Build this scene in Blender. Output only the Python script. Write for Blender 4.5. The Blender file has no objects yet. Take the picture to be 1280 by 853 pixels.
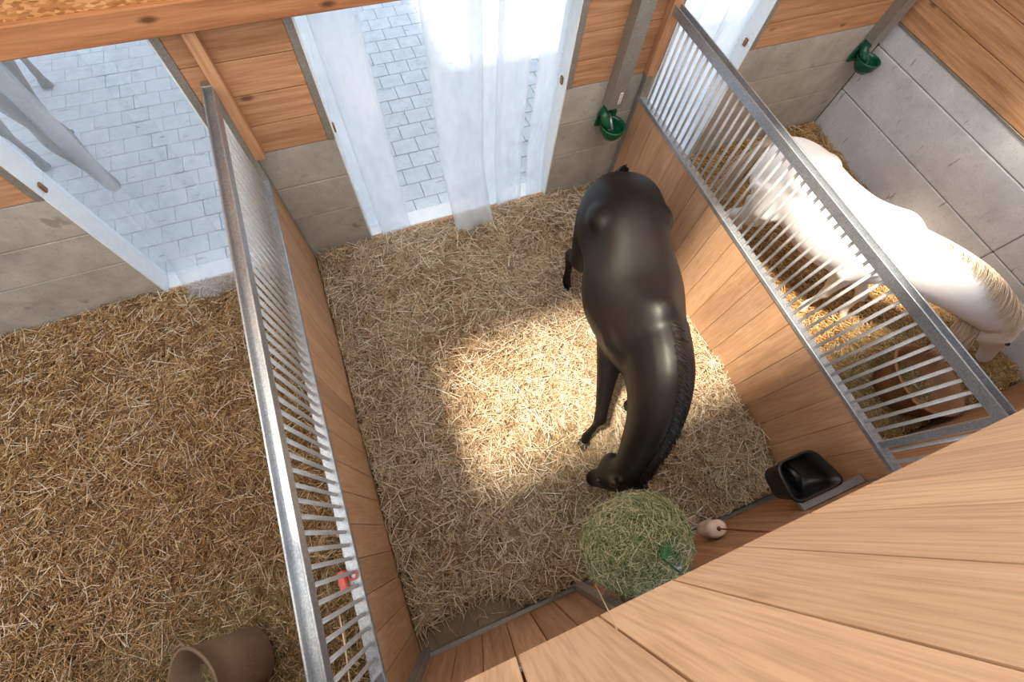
import bpy, math, random
import numpy as np
from mathutils import Vector, Matrix, Quaternion
random.seed(7)
RNG = np.random.default_rng(11)
SC = bpy.context.scene
COL = SC.collection

# ------------------------------------------------------------------ camera
cam_d = bpy.data.cameras.new('camera')
cam_d.sensor_width = 36.0
cam_d.lens = 552.0 / 1280.0 * 36.0
cam_d.clip_start = 0.02
cam = bpy.data.objects.new('camera', cam_d)
COL.objects.link(cam)
cam.matrix_world = Matrix((
    (0.92985, 0.30721, -0.20248, 0.7196),
    (-0.36121, 0.86693, -0.34346, 0.7718),
    (0.07003, 0.39250, 0.91708, 4.2332),
    (0, 0, 0, 1)))
SC.camera = cam

# ------------------------------------------------------------------ world, sun, exposure
world = bpy.data.worlds.new('sky')
SC.world = world
world.use_nodes = True
bg = world.node_tree.nodes['Background']
bg.inputs['Color'].default_value = (0.78, 0.89, 1.0, 1)
bg.inputs['Strength'].default_value = 1.25
SUN_DIR = Vector((0.42, 0.0, -1.0)).normalized()
sun_d = bpy.data.lights.new('sun', 'SUN')
sun_d.energy = 8.0
sun_d.angle = math.radians(5.0)
sun_d.color = (1.0, 0.87, 0.67)
sun = bpy.data.objects.new('sun', sun_d)
COL.objects.link(sun)
sun.location = (-5, 0, 12)
sun.rotation_euler = SUN_DIR.to_track_quat('-Z', 'Y').to_euler()
SC.view_settings.view_transform = 'Standard'
SC.view_settings.look = 'None'
SC.view_settings.gamma = 1.0
SC.view_settings.use_curve_mapping = False
SC.view_settings.exposure = 0.68
SC.cycles.max_bounces = 8
SC.cycles.diffuse_bounces = 5
SC.cycles.transparent_max_bounces = 16

W, D = 3.5, 3.95           # stall width and depth (faces)
ZR, ZT = 1.25, 2.13        # wood panel top, grille top
XR = 6.70                  # far right wall
YP, ZP = 0.463, 2.906      # loft parapet plane and its lower edge

def portal(name, loc, sx, sy, rot):
    l = bpy.data.lights.new(name, 'AREA')
    l.shape = 'RECTANGLE'; l.size = sx; l.size_y = sy
    l.cycles.is_portal = True
    o = bpy.data.objects.new(name, l)
    o.location = loc; o.rotation_euler = rot
    COL.objects.link(o)

# ------------------------------------------------------------------ materials
MATS = {}
def S(r, g, b):
    f = lambda c: (c / 255 / 12.92) if c / 255 <= 0.04045 else ((c / 255 + 0.055) / 1.055) ** 2.4
    return (f(r), f(g), f(b), 1)

class NT:
    def __init__(self, name):
        self.m = bpy.data.materials.new(name)
        self.m.use_nodes = True
        self.t = self.m.node_tree
        self.b = self.t.nodes['Principled BSDF']
        self.out = self.t.nodes['Material Output']
    def n(self, typ, **kw):
        nd = self.t.nodes.new(typ)
        for k, v in kw.items():
            if k.startswith('i_'):
                nd.inputs[k[2:].replace('_', ' ')].default_value = v
            else:
                setattr(nd, k, v)
        return nd
    def l(self, a, b):
        self.t.links.new(a, b)
    def ramp(self, fac, stops):
        r = self.n('ShaderNodeValToRGB')
        e = r.color_ramp.elements
        while len(e) < len(stops): e.new(0.5)
        for i, (p, c) in enumerate(stops):
            e[i].position = p; e[i].color = c
        self.l(fac, r.inputs[0])
        return r.outputs[0]
    def mix(self, fac, a, b, mode='MIX'):
        m = self.n('ShaderNodeMix', data_type='RGBA', blend_type=mode)
        if isinstance(fac, (int, float)): m.inputs[0].default_value = fac
        else: self.l(fac, m.inputs[0])
        for v, i in ((a, 6), (b, 7)):
            if isinstance(v, tuple): m.inputs[i].default_value = v
            else: self.l(v, m.inputs[i])
        return m.outputs[2]
    def bump(self, h, strength=0.3, dist=0.01):
        b = self.n('ShaderNodeBump')
        b.inputs['Strength'].default_value = strength
        b.inputs['Distance'].default_value = dist
        self.l(h, b.inputs['Height'])
        self.l(b.outputs[0], self.b.inputs['Normal'])
    def set(self, **kw):
        for k, v in kw.items():
            s = self.b.inputs[k.replace('_', ' ')]
            if isinstance(v, (int, float, tuple)): s.default_value = v
            else: self.l(v, s)

def objcoord(t, offset=True):
    tc = t.n('ShaderNodeTexCoord')
    if not offset: return tc.outputs['Object']
    oi = t.n('ShaderNodeObjectInfo')
    mul = t.n('ShaderNodeMath', operation='MULTIPLY'); mul.inputs[1].default_value = 37.0
    t.l(oi.outputs['Random'], mul.inputs[0])
    add = t.n('ShaderNodeVectorMath', operation='ADD')
    t.l(tc.outputs['Object'], add.inputs[0]); t.l(mul.outputs[0], add.inputs[1])
    return add.outputs[0]

def wood(name, axis, dark, mid, light, rough=0.7, knots=True, worn=0.0, grain=16.0):
    t = NT(name)
    co = objcoord(t)
    def mapped(a, b):
        sc = [b, b, b]; sc['xyz'.index(axis)] = a
        mp = t.n('ShaderNodeMapping'); mp.inputs['Scale'].default_value = sc
        t.l(co, mp.inputs[0]); return mp.outputs[0]
    n1 = t.n('ShaderNodeTexNoise', i_Scale=1.0, i_Detail=4.0, i_Distortion=0.6); t.l(mapped(0.9, grain), n1.inputs['Vector'])
    n2 = t.n('ShaderNodeTexNoise', i_Scale=1.0, i_Detail=3.0); t.l(mapped(4.0, 90.0), n2.inputs['Vector'])
    col = t.ramp(n1.outputs[0], [(0.28, dark), (0.5, mid), (0.72, light)])
    g2 = t.ramp(n2.outputs[0], [(0.3, (0.72, 0.66, 0.6, 1)), (0.6, (1, 1, 1, 1))])
    col = t.mix(0.75, col, g2, 'MULTIPLY')
    oi = t.n('ShaderNodeObjectInfo')
    tone = t.ramp(oi.outputs['Random'], [(0.0, (0.86, 0.84, 0.82, 1)), (1.0, (1.08, 1.06, 1.03, 1))])
    col = t.mix(1.0, col, tone, 'MULTIPLY')
    if knots:
        v = t.n('ShaderNodeTexVoronoi', i_Scale=1.0); t.l(mapped(1.7, 4.2), v.inputs['Vector'])
        kf = t.ramp(v.outputs['Distance'], [(0.04, (1, 1, 1, 1)), (0.11, (0, 0, 0, 1))])
        col = t.mix(kf, col, tuple(c * 0.42 for c in dark[:3]) + (1,))
    if worn:
        n3 = t.n('ShaderNodeTexNoise', i_Scale=3.2, i_Detail=6.0, i_Roughness=0.7); t.l(co, n3.inputs['Vector'])
        wf = t.ramp(n3.outputs[0], [(0.56, (0, 0, 0, 1)), (0.75, (worn, worn, worn, 1))])
        col = t.mix(wf, col, S(206, 176, 146))
    t.set(Base_Color=col, Roughness=rough)
    t.b.inputs['Specular IOR Level'].default_value = 0.3
    t.bump(n2.outputs[0], 0.15, 0.003)
    return t.m

def concrete(name, a, b, scale=3.0, rough=0.9):
    t = NT(name); co = objcoord(t)
    n1 = t.n('ShaderNodeTexNoise', i_Scale=scale, i_Detail=6.0, i_Roughness=0.65); t.l(co, n1.inputs['Vector'])
    n2 = t.n('ShaderNodeTexNoise', i_Scale=70.0, i_Detail=3.0); t.l(co, n2.inputs['Vector'])
    col = t.ramp(n1.outputs[0], [(0.3, a), (0.68, b)])
    sp = t.ramp(n2.outputs[0], [(0.28, (0.55, 0.52, 0.5, 1)), (0.4, (1, 1, 1, 1))])
    col = t.mix(0.7, col, sp, 'MULTIPLY')
    n4 = t.n('ShaderNodeTexNoise', i_Scale=5.5, i_Detail=8.0, i_Roughness=0.75); t.l(co, n4.inputs['Vector'])
    st = t.ramp(n4.outputs[0], [(0.60, (0, 0, 0, 1)), (0.78, (0.55, 0.55, 0.55, 1))])
    col = t.mix(st, col, S(104, 92, 78))
    mp = t.n('ShaderNodeMapping'); mp.inputs['Rotation'].default_value = (0.7, 0.2, 0.5); mp.inputs['Scale'].default_value = (5, 22, 5); t.l(co, mp.inputs[0])
    n5 = t.n('ShaderNodeTexNoise', i_Scale=1.0, i_Detail=2.0); t.l(mp.outputs[0], n5.inputs['Vector'])
    sf = t.ramp(n5.outputs[0], [(0.68, (0, 0, 0, 1)), (0.74, (0.6, 0.6, 0.6, 1))])
    col = t.mix(sf, col, S(120, 104, 86))
    t.set(Base_Color=col, Roughness=rough)
    t.bump(n2.outputs[0], 0.25, 0.004)
    return t.m

def steel(name, a, b, rough=0.42, metal=0.75):
    t = NT(name); co = objcoord(t)
    v = t.n('ShaderNodeTexVoronoi', i_Scale=160.0); t.l(co, v.inputs['Vector'])
    n1 = t.n('ShaderNodeTexNoise', i_Scale=9.0, i_Detail=4.0); t.l(co, n1.inputs['Vector'])
    c1 = t.ramp(v.outputs['Color'], [(0.2, a), (0.9, b)])
    c2 = t.ramp(n1.outputs[0], [(0.3, (0.85, 0.85, 0.86, 1)), (0.7, (1, 1, 1, 1))])
    t.set(Base_Color=t.mix(1.0, c1, c2, 'MULTIPLY'), Metallic=metal, Roughness=rough)
    return t.m

def plain(name, c, rough=0.5, metal=0.0, var=0.15, spec=0.5):
    t = NT(name); co = objcoord(t)
    n1 = t.n('ShaderNodeTexNoise', i_Scale=14.0, i_Detail=4.0); t.l(co, n1.inputs['Vector'])
    lo = tuple(x * (1 - var) for x in c[:3]) + (1,); hi = tuple(min(1, x * (1 + var)) for x in c[:3]) + (1,)
    t.set(Base_Color=t.ramp(n1.outputs[0], [(0.3, lo), (0.7, hi)]), Roughness=rough, Metallic=metal)
    t.b.inputs['Specular IOR Level'].default_value = spec
    return t.m

def strand_mat(name, stops, rough=0.6, patch=None):
    """colour by strand, so every stalk has its own tone"""
    t = NT(name)
    g = t.n('ShaderNodeNewGeometry')
    col = t.ramp(g.outputs['Random Per Island'], stops)
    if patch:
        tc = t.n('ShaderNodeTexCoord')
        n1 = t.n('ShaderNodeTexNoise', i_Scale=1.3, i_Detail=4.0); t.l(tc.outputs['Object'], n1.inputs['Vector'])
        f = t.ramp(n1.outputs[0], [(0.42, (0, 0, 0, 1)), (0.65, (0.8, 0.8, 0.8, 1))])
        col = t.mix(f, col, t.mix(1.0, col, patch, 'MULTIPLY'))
    t.set(Base_Color=col, Roughness=rough)
    t.b.inputs['Specular IOR Level'].default_value = 0.35
    return t.m

def coat(name, base, hi, rough, sheen=0.0, lowdark=None, spec=0.5):
    t = NT(name)
    tc = t.n('ShaderNodeTexCoord')
    n1 = t.n('ShaderNodeTexNoise', i_Scale=2.4, i_Detail=3.0); t.l(tc.outputs['Object'], n1.inputs['Vector'])
    n2 = t.n('ShaderNodeTexNoise', i_Scale=160.0, i_Detail=2.0); t.l(tc.outputs['Object'], n2.inputs['Vector'])
    col = t.ramp(n1.outputs[0], [(0.35, base), (0.7, hi)])
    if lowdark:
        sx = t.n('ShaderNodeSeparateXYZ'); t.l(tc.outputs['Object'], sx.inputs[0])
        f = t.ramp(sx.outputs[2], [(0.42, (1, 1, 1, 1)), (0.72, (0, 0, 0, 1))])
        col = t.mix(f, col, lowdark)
    t.set(Base_Color=col, Roughness=rough)
    t.b.inputs['Sheen Weight'].default_value = sheen
    t.b.inputs['Sheen Roughness'].default_value = 0.35
    t.b.inputs['Specular IOR Level'].default_value = spec
    t.bump(n2.outputs[0], 0.08, 0.002)
    return t.m

WD = (S(162, 116, 84), S(184, 138, 104), S(200, 156, 122))
M = MATS
M['part_wood'] = wood('partition_wood', 'z', S(172, 136, 108), S(182, 146, 117), S(190, 155, 126), 0.6, False, 0.4, 9.0)
M['front_wood'] = wood('front_wood', 'z', S(150, 112, 84), S(174, 136, 106), S(190, 152, 122), 0.6, False, 0.2)
M['back_wood'] = wood('back_wall_wood', 'x', *WD)
M['side_wood'] = wood('side_wall_wood', 'y', S(164, 122, 88), S(190, 148, 112), S(208, 166, 130))
M['loft_wood'] = wood('loft_board_wood', 'z', S(228, 197, 164), S(233, 203, 171), S(238, 210, 180), 0.75, True, 0.0, 34.0)
M['beam_wood'] = wood('beam_wood', 'x', S(140, 92, 60), S(164, 112, 76), S(180, 128, 90))
M['batten_wood'] = wood('batten_wood', 'z', *WD)
M['concrete'] = concrete('wall_concrete', S(146, 140, 132), S(176, 171, 163))
M['concrete_pale'] = concrete('side_wall_concrete', S(184, 189, 198), S(208, 212, 220))
M['mortar'] = concrete('joint_mortar', S(96, 90, 82), S(120, 112, 102))
M['floor'] = concrete('stall_floor', S(104, 88, 72), S(130, 112, 92), 6.0)
M['paver'] = concrete('paver_concrete', S(190, 198, 208), S(212, 219, 228), 7.0)
M['paver_joint'] = concrete('paver_joint_sand', S(128, 132, 136), S(150, 154, 158), 20.0)
M['galv'] = steel('galvanised_steel', S(156, 162, 170), S(188, 193, 200), 0.34, 0.7)
M['galv_bar'] = steel('galvanised_bar', S(186, 187, 188), S(210, 210, 210), 0.45, 0.35)  # lighter than the rails: a sunlit look put into the colour
M['zinc'] = steel('weathered_zinc', S(140, 135, 128), S(164, 158, 150), 0.5, 0.5)
M['white_metal'] = plain('white_sheet', S(222, 228, 234), 0.5, 0.0, 0.04)
M['brass'] = plain('brass_latch', S(140, 104, 70), 0.4, 0.6)
M['black_plastic'] = plain('black_plastic', S(20, 20, 22), 0.42, 0.0, 0.2)
M['green_iron'] = plain('green_enamel', S(14, 74, 50), 0.22, 0.0, 0.2)
M['tub'] = plain('taupe_rubber', S(124, 106, 90), 0.6, 0.0, 0.08)
M['tub_brown'] = plain('brown_rubber', S(132, 98, 72), 0.6, 0.0, 0.08)
M['salt'] = plain('salt_stone', S(212, 192, 182), 0.4, 0.0, 0.15)
M['rope'] = plain('rope_fibre', S(120, 66, 44), 0.9)
M['red'] = plain('red_plastic', S(206, 92, 84), 0.45)
M['sticker'] = plain('white_sticker', S(232, 232, 232), 0.5)
M['hoof'] = plain('hoof_horn', S(46, 40, 36), 0.6)
M['hoof_pale'] = plain('pale_hoof_horn', S(168, 146, 120), 0.6)
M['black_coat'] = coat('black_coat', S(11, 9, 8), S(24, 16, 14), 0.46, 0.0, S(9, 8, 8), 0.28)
M['black_hair'] = strand_mat('black_hair', [(0, S(14, 12, 12)), (1, S(40, 32, 28))], 0.4)
M['white_coat'] = coat('white_coat', S(228, 229, 233), S(238, 239, 242), 0.65, 0.0)
M['white_hair'] = strand_mat('cream_hair', [(0, S(190, 166, 142)), (0.5, S(214, 196, 176)), (1, S(226, 214, 200))], 0.6)
M['grey_coat'] = coat('grey_coat', S(34, 33, 38), S(80, 52, 40), 0.6)
M['grey_hair'] = strand_mat('grey_hair', [(0, S(70, 66, 70)), (1, S(110, 104, 104))], 0.6)
M['eye'] = plain('eye_dark', S(16, 12, 10), 0.1)
M['roof'] = plain('roof_panel', S(214, 210, 204), 0.8)
def light_fill_roof():  # translucency added so the unseen roof brightens the interior
    t = NT('light_fill_roof_sheet')
    df = t.n('ShaderNodeBsdfDiffuse'); df.inputs[0].default_value = (0.85, 0.85, 0.84, 1)
    tl = t.n('ShaderNodeBsdfTranslucent'); tl.inputs[0].default_value = (0.92, 0.91, 0.89, 1)
    m1 = t.n('ShaderNodeMixShader', i_Fac=0.6); t.l(df.outputs[0], m1.inputs[1]); t.l(tl.outputs[0], m1.inputs[2])
    t.l(m1.outputs[0], t.out.inputs[0])
    return t.m
M['light_fill_roof'] = light_fill_roof()
M['water'] = plain('water_film', S(40, 70, 62), 0.05)
STRAW_STOPS = [(0.0, S(128, 90, 52)), (0.25, S(168, 126, 76)), (0.55, S(196, 158, 106)), (0.85, S(216, 188, 142)), (1.0, S(232, 212, 176))]
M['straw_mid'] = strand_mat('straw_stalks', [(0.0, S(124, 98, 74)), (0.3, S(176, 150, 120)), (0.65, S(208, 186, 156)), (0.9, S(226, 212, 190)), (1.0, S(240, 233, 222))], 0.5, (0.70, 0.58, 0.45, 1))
M['straw_left'] = strand_mat('golden_straw_stalks', [(0.0, S(106, 78, 48)), (0.3, S(152, 118, 76)), (0.65, S(186, 152, 104)), (0.9, S(210, 184, 140)), (1.0, S(232, 216, 188))], 0.5)
M['straw_right'] = strand_mat('brown_straw_stalks', STRAW_STOPS, 0.5)
M['straw_pale'] = strand_mat('pale_straw_stalks', [(0.0, S(200, 172, 132)), (0.5, S(224, 208, 182)), (1.0, S(242, 236, 226))], 0.4)
M['hay'] = strand_mat('grey_green_hay', [(0.0, S(112, 104, 72)), (0.5, S(158, 146, 110)), (1.0, S(196, 184, 150))], 0.6)
M['hay_green'] = strand_mat('green_hay', [(0.0, S(84, 104, 62)), (0.3, S(132, 142, 98)), (0.6, S(176, 174, 132)), (0.85, S(206, 196, 158)), (1.0, S(228, 218, 188))], 0.6)
M['net_cord'] = plain('green_net_cord', S(52, 104, 58), 0.6)

def base_straw(name, a, b):
    t = NT(name); tc = t.n('ShaderNodeTexCoord')
    n1 = t.n('ShaderNodeTexNoise', i_Scale=26.0, i_Detail=6.0, i_Roughness=0.7); t.l(tc.outputs['Object'], n1.inputs['Vector'])
    t.set(Base_Color=t.ramp(n1.outputs[0], [(0.3, a), (0.7, b)]), Roughness=0.9)
    t.bump(n1.outputs[0], 0.8, 0.03)
    return t.m
M['bed_mid'] = base_straw('straw_bed', S(72, 52, 34), S(132, 102, 70))
M['hay_core'] = base_straw('hay_core', S(50, 56, 30), S(104, 104, 66))
M['bed_left'] = base_straw('golden_straw_bed', S(66, 46, 28), S(116, 84, 50))

def osb():
    t = NT('strand_board'); co = objcoord(t, False)
    mp = t.n('ShaderNodeMapping'); mp.inputs['Scale'].default_value = (30, 90, 90); t.l(co, mp.inputs[0])
    v = t.n('ShaderNodeTexVoronoi', i_Scale=1.0); t.l(mp.outputs[0], v.inputs['Vector'])
    t.set(Base_Color=t.ramp(v.outputs['Color'], [(0.1, S(140, 88, 44)), (0.5, S(176, 118, 66)), (0.9, S(206, 156, 100))]), Roughness=0.7)
    return t.m
M['osb'] = osb()

def pvc(name, lo, hi):
    t = NT(name)
    tr = t.n('ShaderNodeBsdfTransparent'); tr.inputs[0].default_value = (0.93, 0.95, 0.98, 1)
    df = t.n('ShaderNodeBsdfDiffuse'); df.inputs[0].default_value = (0.92, 0.93, 0.95, 1)
    tl = t.n('ShaderNodeBsdfTranslucent'); tl.inputs[0].default_value = (0.95, 0.96, 0.98, 1)
    gl = t.n('ShaderNodeBsdfGlossy'); gl.inputs['Roughness'].default_value = 0.25
    m1 = t.n('ShaderNodeMixShader', i_Fac=0.72); t.l(df.outputs[0], m1.inputs[1]); t.l(tl.outputs[0], m1.inputs[2])
    tc = t.n('ShaderNodeTexCoord')
    mp = t.n('ShaderNodeMapping'); mp.inputs['Scale'].default_value = (3, 3, 1.1); t.l(tc.outputs['Object'], mp.inputs[0])
    n1 = t.n('ShaderNodeTexNoise', i_Scale=1.6, i_Detail=5.0); t.l(mp.outputs[0], n1.inputs['Vector'])
    f = t.ramp(n1.outputs[0], [(0.3, (lo, lo, lo, 1)), (0.75, (hi, hi, hi, 1))])
    m2 = t.n('ShaderNodeMixShader'); t.l(f, m2.inputs[0]); t.l(tr.outputs[0], m2.inputs[1]); t.l(m1.outputs[0], m2.inputs[2])
    m3 = t.n('ShaderNodeMixShader', i_Fac=0.05); t.l(m2.outputs[0], m3.inputs[1]); t.l(gl.outputs[0], m3.inputs[2])
    t.l(m3.outputs[0], t.out.inputs[0])
    return t.m
M['pvc'] = pvc('hazy_pvc_strip', 0.26, 0.46)
M['pvc_clear'] = pvc('clear_pvc_strip', 0.085, 0.20)

# ------------------------------------------------------------------ mesh helpers
class MB:
    def __init__(self): self.v = []; self.f = []
    def add(self, vs, fs):
        o = len(self.v)
        self.v += [tuple(p) for p in vs]
        self.f += [tuple(i + o for i in f) for f in fs]
        return self
    def box(self, x0, x1, y0, y1, z0, z1, bev=0.0):
        if bev <= 0:
            vs = [(x, y, z) for z in (z0, z1) for y in (y0, y1) for x in (x0, x1)]
            return self.add(vs, [(0, 2, 3, 1), (4, 5, 7, 6), (0, 1, 5, 4), (2, 6, 7, 3), (0, 4, 6, 2), (1, 3, 7, 5)])
        # box with chamfered edges: 24 vertices
        lo = (x0, y0, z0); hi = (x1, y1, z1)
        vs = []; idx = {}
        for cx in (0, 1):
            for cy in (0, 1):
                for cz in (0, 1):
                    c = (cx, cy, cz)
                    for ax in range(3):
                        p = []
                        for k in range(3):
                            e = hi[k] if c[k] else lo[k]
                            if k != ax: e += -bev if c[k] else bev
                            p.append(e)
                        idx[(c, ax)] = len(vs); vs.append(p)
        fs = []
        for ax in range(3):
            a, b = [k for k in range(3) if k != ax]
            for s in (0, 1):
                q = []
                for (u, w) in ((0, 0), (1, 0), (1, 1), (0, 1)):
                    c = [0, 0, 0]; c[ax] = s; c[a] = u; c[b] = w
                    q.append(idx[(tuple(c), ax)])
                fs.append(tuple(q))
        for ax in range(3):       # chamfer strips along axis ax
            a, b = [k for k in range(3) if k != ax]
            for u in (0, 1):
                for w in (0, 1):
                    c0 = [0, 0, 0]; c0[a] = u; c0[b] = w
                    c1 = list(c0); c1[ax] = 1
                    c0 = tuple(c0); c1 = tuple(c1)
                    fs.append((idx[(c0, a)], idx[(c1, a)], idx[(c1, b)], idx[(c0, b)]))
        for cx in (0, 1):
            for cy in (0, 1):
                for cz in (0, 1):
                    c = (cx, cy, cz); fs.append((idx[(c, 0)], idx[(c, 1)], idx[(c, 2)]))
        return self.add(vs, fs)
    def tube(self, pts, radii, seg=8, caps=True):
        pts = [Vector(p) for p in pts]
        n = len(pts)
        if isinstance(radii, (int, float)): radii = [radii] * n
        ref = None; rings = []
        for i, p in enumerate(pts):
            t = (pts[min(i + 1, n - 1)] - pts[max(i - 1, 0)]).normalized()
            if ref is None:
                ref = Vector((1, 0, 0)) if abs(t.x) < 0.8 else Vector((0, 1, 0))
            u = (ref - t * ref.dot(t)).normalized(); ref = u
            w = t.cross(u)
            rings.append([p + (u * math.cos(2 * math.pi * k / seg) + w * math.sin(2 * math.pi * k / seg)) * radii[i] for k in range(seg)])
        return self.loft(rings, caps)
    def loft(self, rings, caps=True):
        seg = len(rings[0]); vs = [p for r in rings for p in r]; fs = []
        for i in range(len(rings) - 1):
            for k in range(seg):
                a = i * seg + k; b = i * seg + (k + 1) % seg
                fs.append((a, b, b + seg, a + seg))
        if caps:
            fs.append(tuple(range(seg - 1, -1, -1)))
            o = (len(rings) - 1) * seg
            fs.append(tuple(range(o, o + seg)))
        return self.add(vs, fs)
    def mesh(self, name, mat, smooth=False):
        me = bpy.data.meshes.new(name)
        me.from_pydata(self.v, [], self.f)
        me.validate()
        import bmesh
        bm = bmesh.new(); bm.from_mesh(me)
        bmesh.ops.recalc_face_normals(bm, faces=bm.faces)
        bm.to_mesh(me); bm.free()
        if mat is not None: me.materials.append(MATS[mat] if isinstance(mat, str) else mat)
        if smooth: me.polygons.foreach_set('use_smooth', [True] * len(me.polygons))
        return me

def link(name, me, parent=None, loc=None, rot=None):
    o = bpy.data.objects.new(name, me)
    COL.objects.link(o)
    if parent is not None: o.parent = parent
    if loc is not None: o.location = loc
    if rot is not None: o.rotation_euler = rot
    return o
def obj(name, mb, mat, parent=None, loc=None, rot=None, smooth=False):
    return link(name, mb.mesh(name, mat, smooth), parent, loc, rot)
def tag(o, label, cat, group=None):
    o['label'] = label; o['category'] = cat
    if group: o['group'] = group
    return o
def struct(o, label=None, cat=None):
    o['kind'] = 'structure'
    if label: o['label'] = label
    if cat: o['category'] = cat
    return o
def empty(name, loc=(0, 0, 0)):
    o = bpy.data.objects.new(name, None); o.empty_display_size = 0.1
    COL.objects.link(o); o.location = loc
    return o
_box_cache = {}
def piece(name, x0, x1, y0, y1, z0, z1, mat, parent, bev=0.004):
    """one board, block or paver: a chamfered box centred on its own origin; alike sizes share mesh data"""
    sx, sy, sz = round(x1 - x0, 4), round(y1 - y0, 4), round(z1 - z0, 4)
    k = (name, sx, sy, sz, mat, bev)
    if k not in _box_cache:
        _box_cache[k] = MB().box(-sx / 2, sx / 2, -sy / 2, sy / 2, -sz / 2, sz / 2, bev).mesh(name, mat)
    c = Vector(((x0 + x1) / 2, (y0 + y1) / 2, (z0 + z1) / 2))
    return link(name, _box_cache[k], parent, c - (parent.location if parent else Vector()))

# ------------------------------------------------------------------ bedding height
def snoise(x, y, seed, scale):
    r = np.random.default_rng(seed); s = 0
    for i in range(7):
        a = r.uniform(0, 2 * np.pi); k = scale * r.uniform(0.6, 1.9); p = r.uniform(0, 6.28)
        s = s + np.sin((x * np.cos(a) + y * np.sin(a)) * k + p)
    return s / 7
def bed_h(x, y, stall):
    x = np.asarray(x, float); y = np.asarray(y, float)
    h = 0.085 + 0.05 * snoise(x, y, 3, 3.2) + 0.038 * snoise(x, y, 5, 11.0)
    if stall == 1:
        bare = np.clip(1 - np.hypot((x - 0.45) / 0.75, (y + 0.05) / 0.40), 0, 1)
        h = h - 0.16 * np.clip(bare * 2.4, 0, 1)
        h = h + 0.10 * np.exp(-((x - 3.5) / 0.5) ** 2) * np.clip(1 - abs(y - 1.2) / 1.3, 0, 1)
        h = h + 0.03 * np.clip((y - 3.2) / 0.6, 0, 1)
    else:
        h = h + 0.05 * np.clip((y - 3.0) / 0.8, 0, 1)
    return h

# ================================================================== STRUCTURE
# ---- floor slab
struct(obj('floor', MB().box(-6.2, XR + 0.2, -3.0, 4.15, -0.12, 0.0), 'floor'), 'dark grey-brown stall floor under the bedding', 'floor')

# ---- back wall: core, concrete blocks, boards, steel edging, beam
wb = struct(obj('wall_back', MB(), 'mortar'), 'back stable wall of concrete blocks below and orange boards above', 'wall')
secs = [(-6.2, -1.442), (-0.19, 0.617), (2.685, 3.66), (4.70, XR)]
ZC = 1.487
core = MB()
for a, b in secs:
    core.box(a + 0.012, b - 0.012, D + 0.02, D + 0.20, 0, 2.50)
core.box(-6.2, XR, D + 0.02, D + 0.20, 2.45, 5.95)
wb.data = core.mesh('wall_back', 'mortar')
for a, b in secs:
    for z0, z1 in ((0.0, 0.686), (0.692, 1.090), (1.096, ZC)):
        piece('concrete_block', a, b, D, D + 0.2, z0, z1, 'concrete', wb, 0.006)
    for i in range(4):
        z0 = ZC + 0.012 + i * 0.241
        piece('wood_board', a + 0.055, b - 0.055, D - 0.006, D + 0.024, z0, z0 + 0.236, 'back_wood', wb, 0.004)
    for x0, x1 in ((a, a + 0.055), (b - 0.055, b)):
        if x0 > -6 and x1 < XR - 0.01:
            piece('edge_strip', x0, x1, D - 0.010, D + 0.03, ZC + 0.006, 2.46, 'zinc', wb, 0.003)
piece('wood_batten', 0.0, 0.075, D - 0.085, D - 0.006, ZC + 0.02, 2.47, 'batten_wood', wb, 0.006)
piece('wood_batten', W - 0.02, W + 0.075, D - 0.085, D - 0.006, ZC + 0.02, 2.47, 'batten_wood', wb, 0.006)
struct(obj('trim_1', MB().box(-6.2, XR, D - 0.15, D + 0.01, 2.495, 2.655, 0.008), 'beam_wood'), 'orange timber beam running above the curtained openings', 'beam')
for i in range(6):
    x0 = -6.2 + i * 2.15
    piece('strand_panel', x0, x0 + 2.14, D - 0.12, D - 0.10, 2.655, 5.9, 'osb', wb, 0.002)

# ---- right side wall
wr = struct(obj('wall_right', MB().box(XR + 0.02, XR + 0.2, -0.2, D + 0.2, 0, 5.95), 'mortar'), 'right side wall with pale concrete panels under wide wooden boards', 'wall')
for z0, z1, cuts in ((0.0, 0.656, (-0.2, 1.36, D)), (0.664, 1.206, (-0.2, 1.36, D)), (1.212, 1.455, (-0.2, D))):
    for a, b in zip(cuts[:-1], cuts[1:]):
        piece('concrete_panel', XR, XR + 0.2, a + 0.004, b - 0.004, z0, z1, 'concrete_pale', wr, 0.011)
piece('edge_strip', XR - 0.012, XR + 0.02, -0.2, D - 0.01, 1.457, 1.478, 'zinc', wr, 0.002)
for i in range(7):
    z0 = 1.482 + i * 0.272
    piece('wood_board', XR - 0.008, XR + 0.03, -0.2, D - 0.02, z0, z0 + 0.267, 'side_wood', wr, 0.004)

# ---- left far wall and closed barn ends (outside the picture, they keep the light in)
struct(obj('wall_left', MB().box(-6.3, -6.2, -3.0, D + 0.2, 0, 5.95), 'roof'), 'plain far left wall of the barn', 'wall')

# ---- stall fronts under the loft
wf = struct(obj('wall_front', MB().box(-3.4, XR, -0.03, 0.005, 0.0, 1.22), 'mortar'), 'low stall front of upright boards between steel rails', 'wall')
x = -3.4
while x < XR - 0.05:
    x1 = min(x + 0.205, XR)
    piece('wood_board', x, x1 - 0.005, 0.0, 0.045, 0.07, 1.2, 'front_wood', wf, 0.004)
    x += 0.205
piece('floor_rail', 0.05, W - 0.02, -0.01, 0.075, 0.0, 0.065, 'zinc', wf, 0.004)
for a, b in ((0.0, W - 0.02), (W + 0.09, XR), (-3.4, -0.1)):
    piece('top_rail', a, b, -0.04, 0.02, 1.2, 1.255, 'galv', wf, 0.004)
for xp in (0.035, 1.345):
    piece('steel_post', xp - 0.035, xp + 0.035, 0.02, 0.10, 0.0, 2.2, 'zinc', wf, 0.005)

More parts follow.
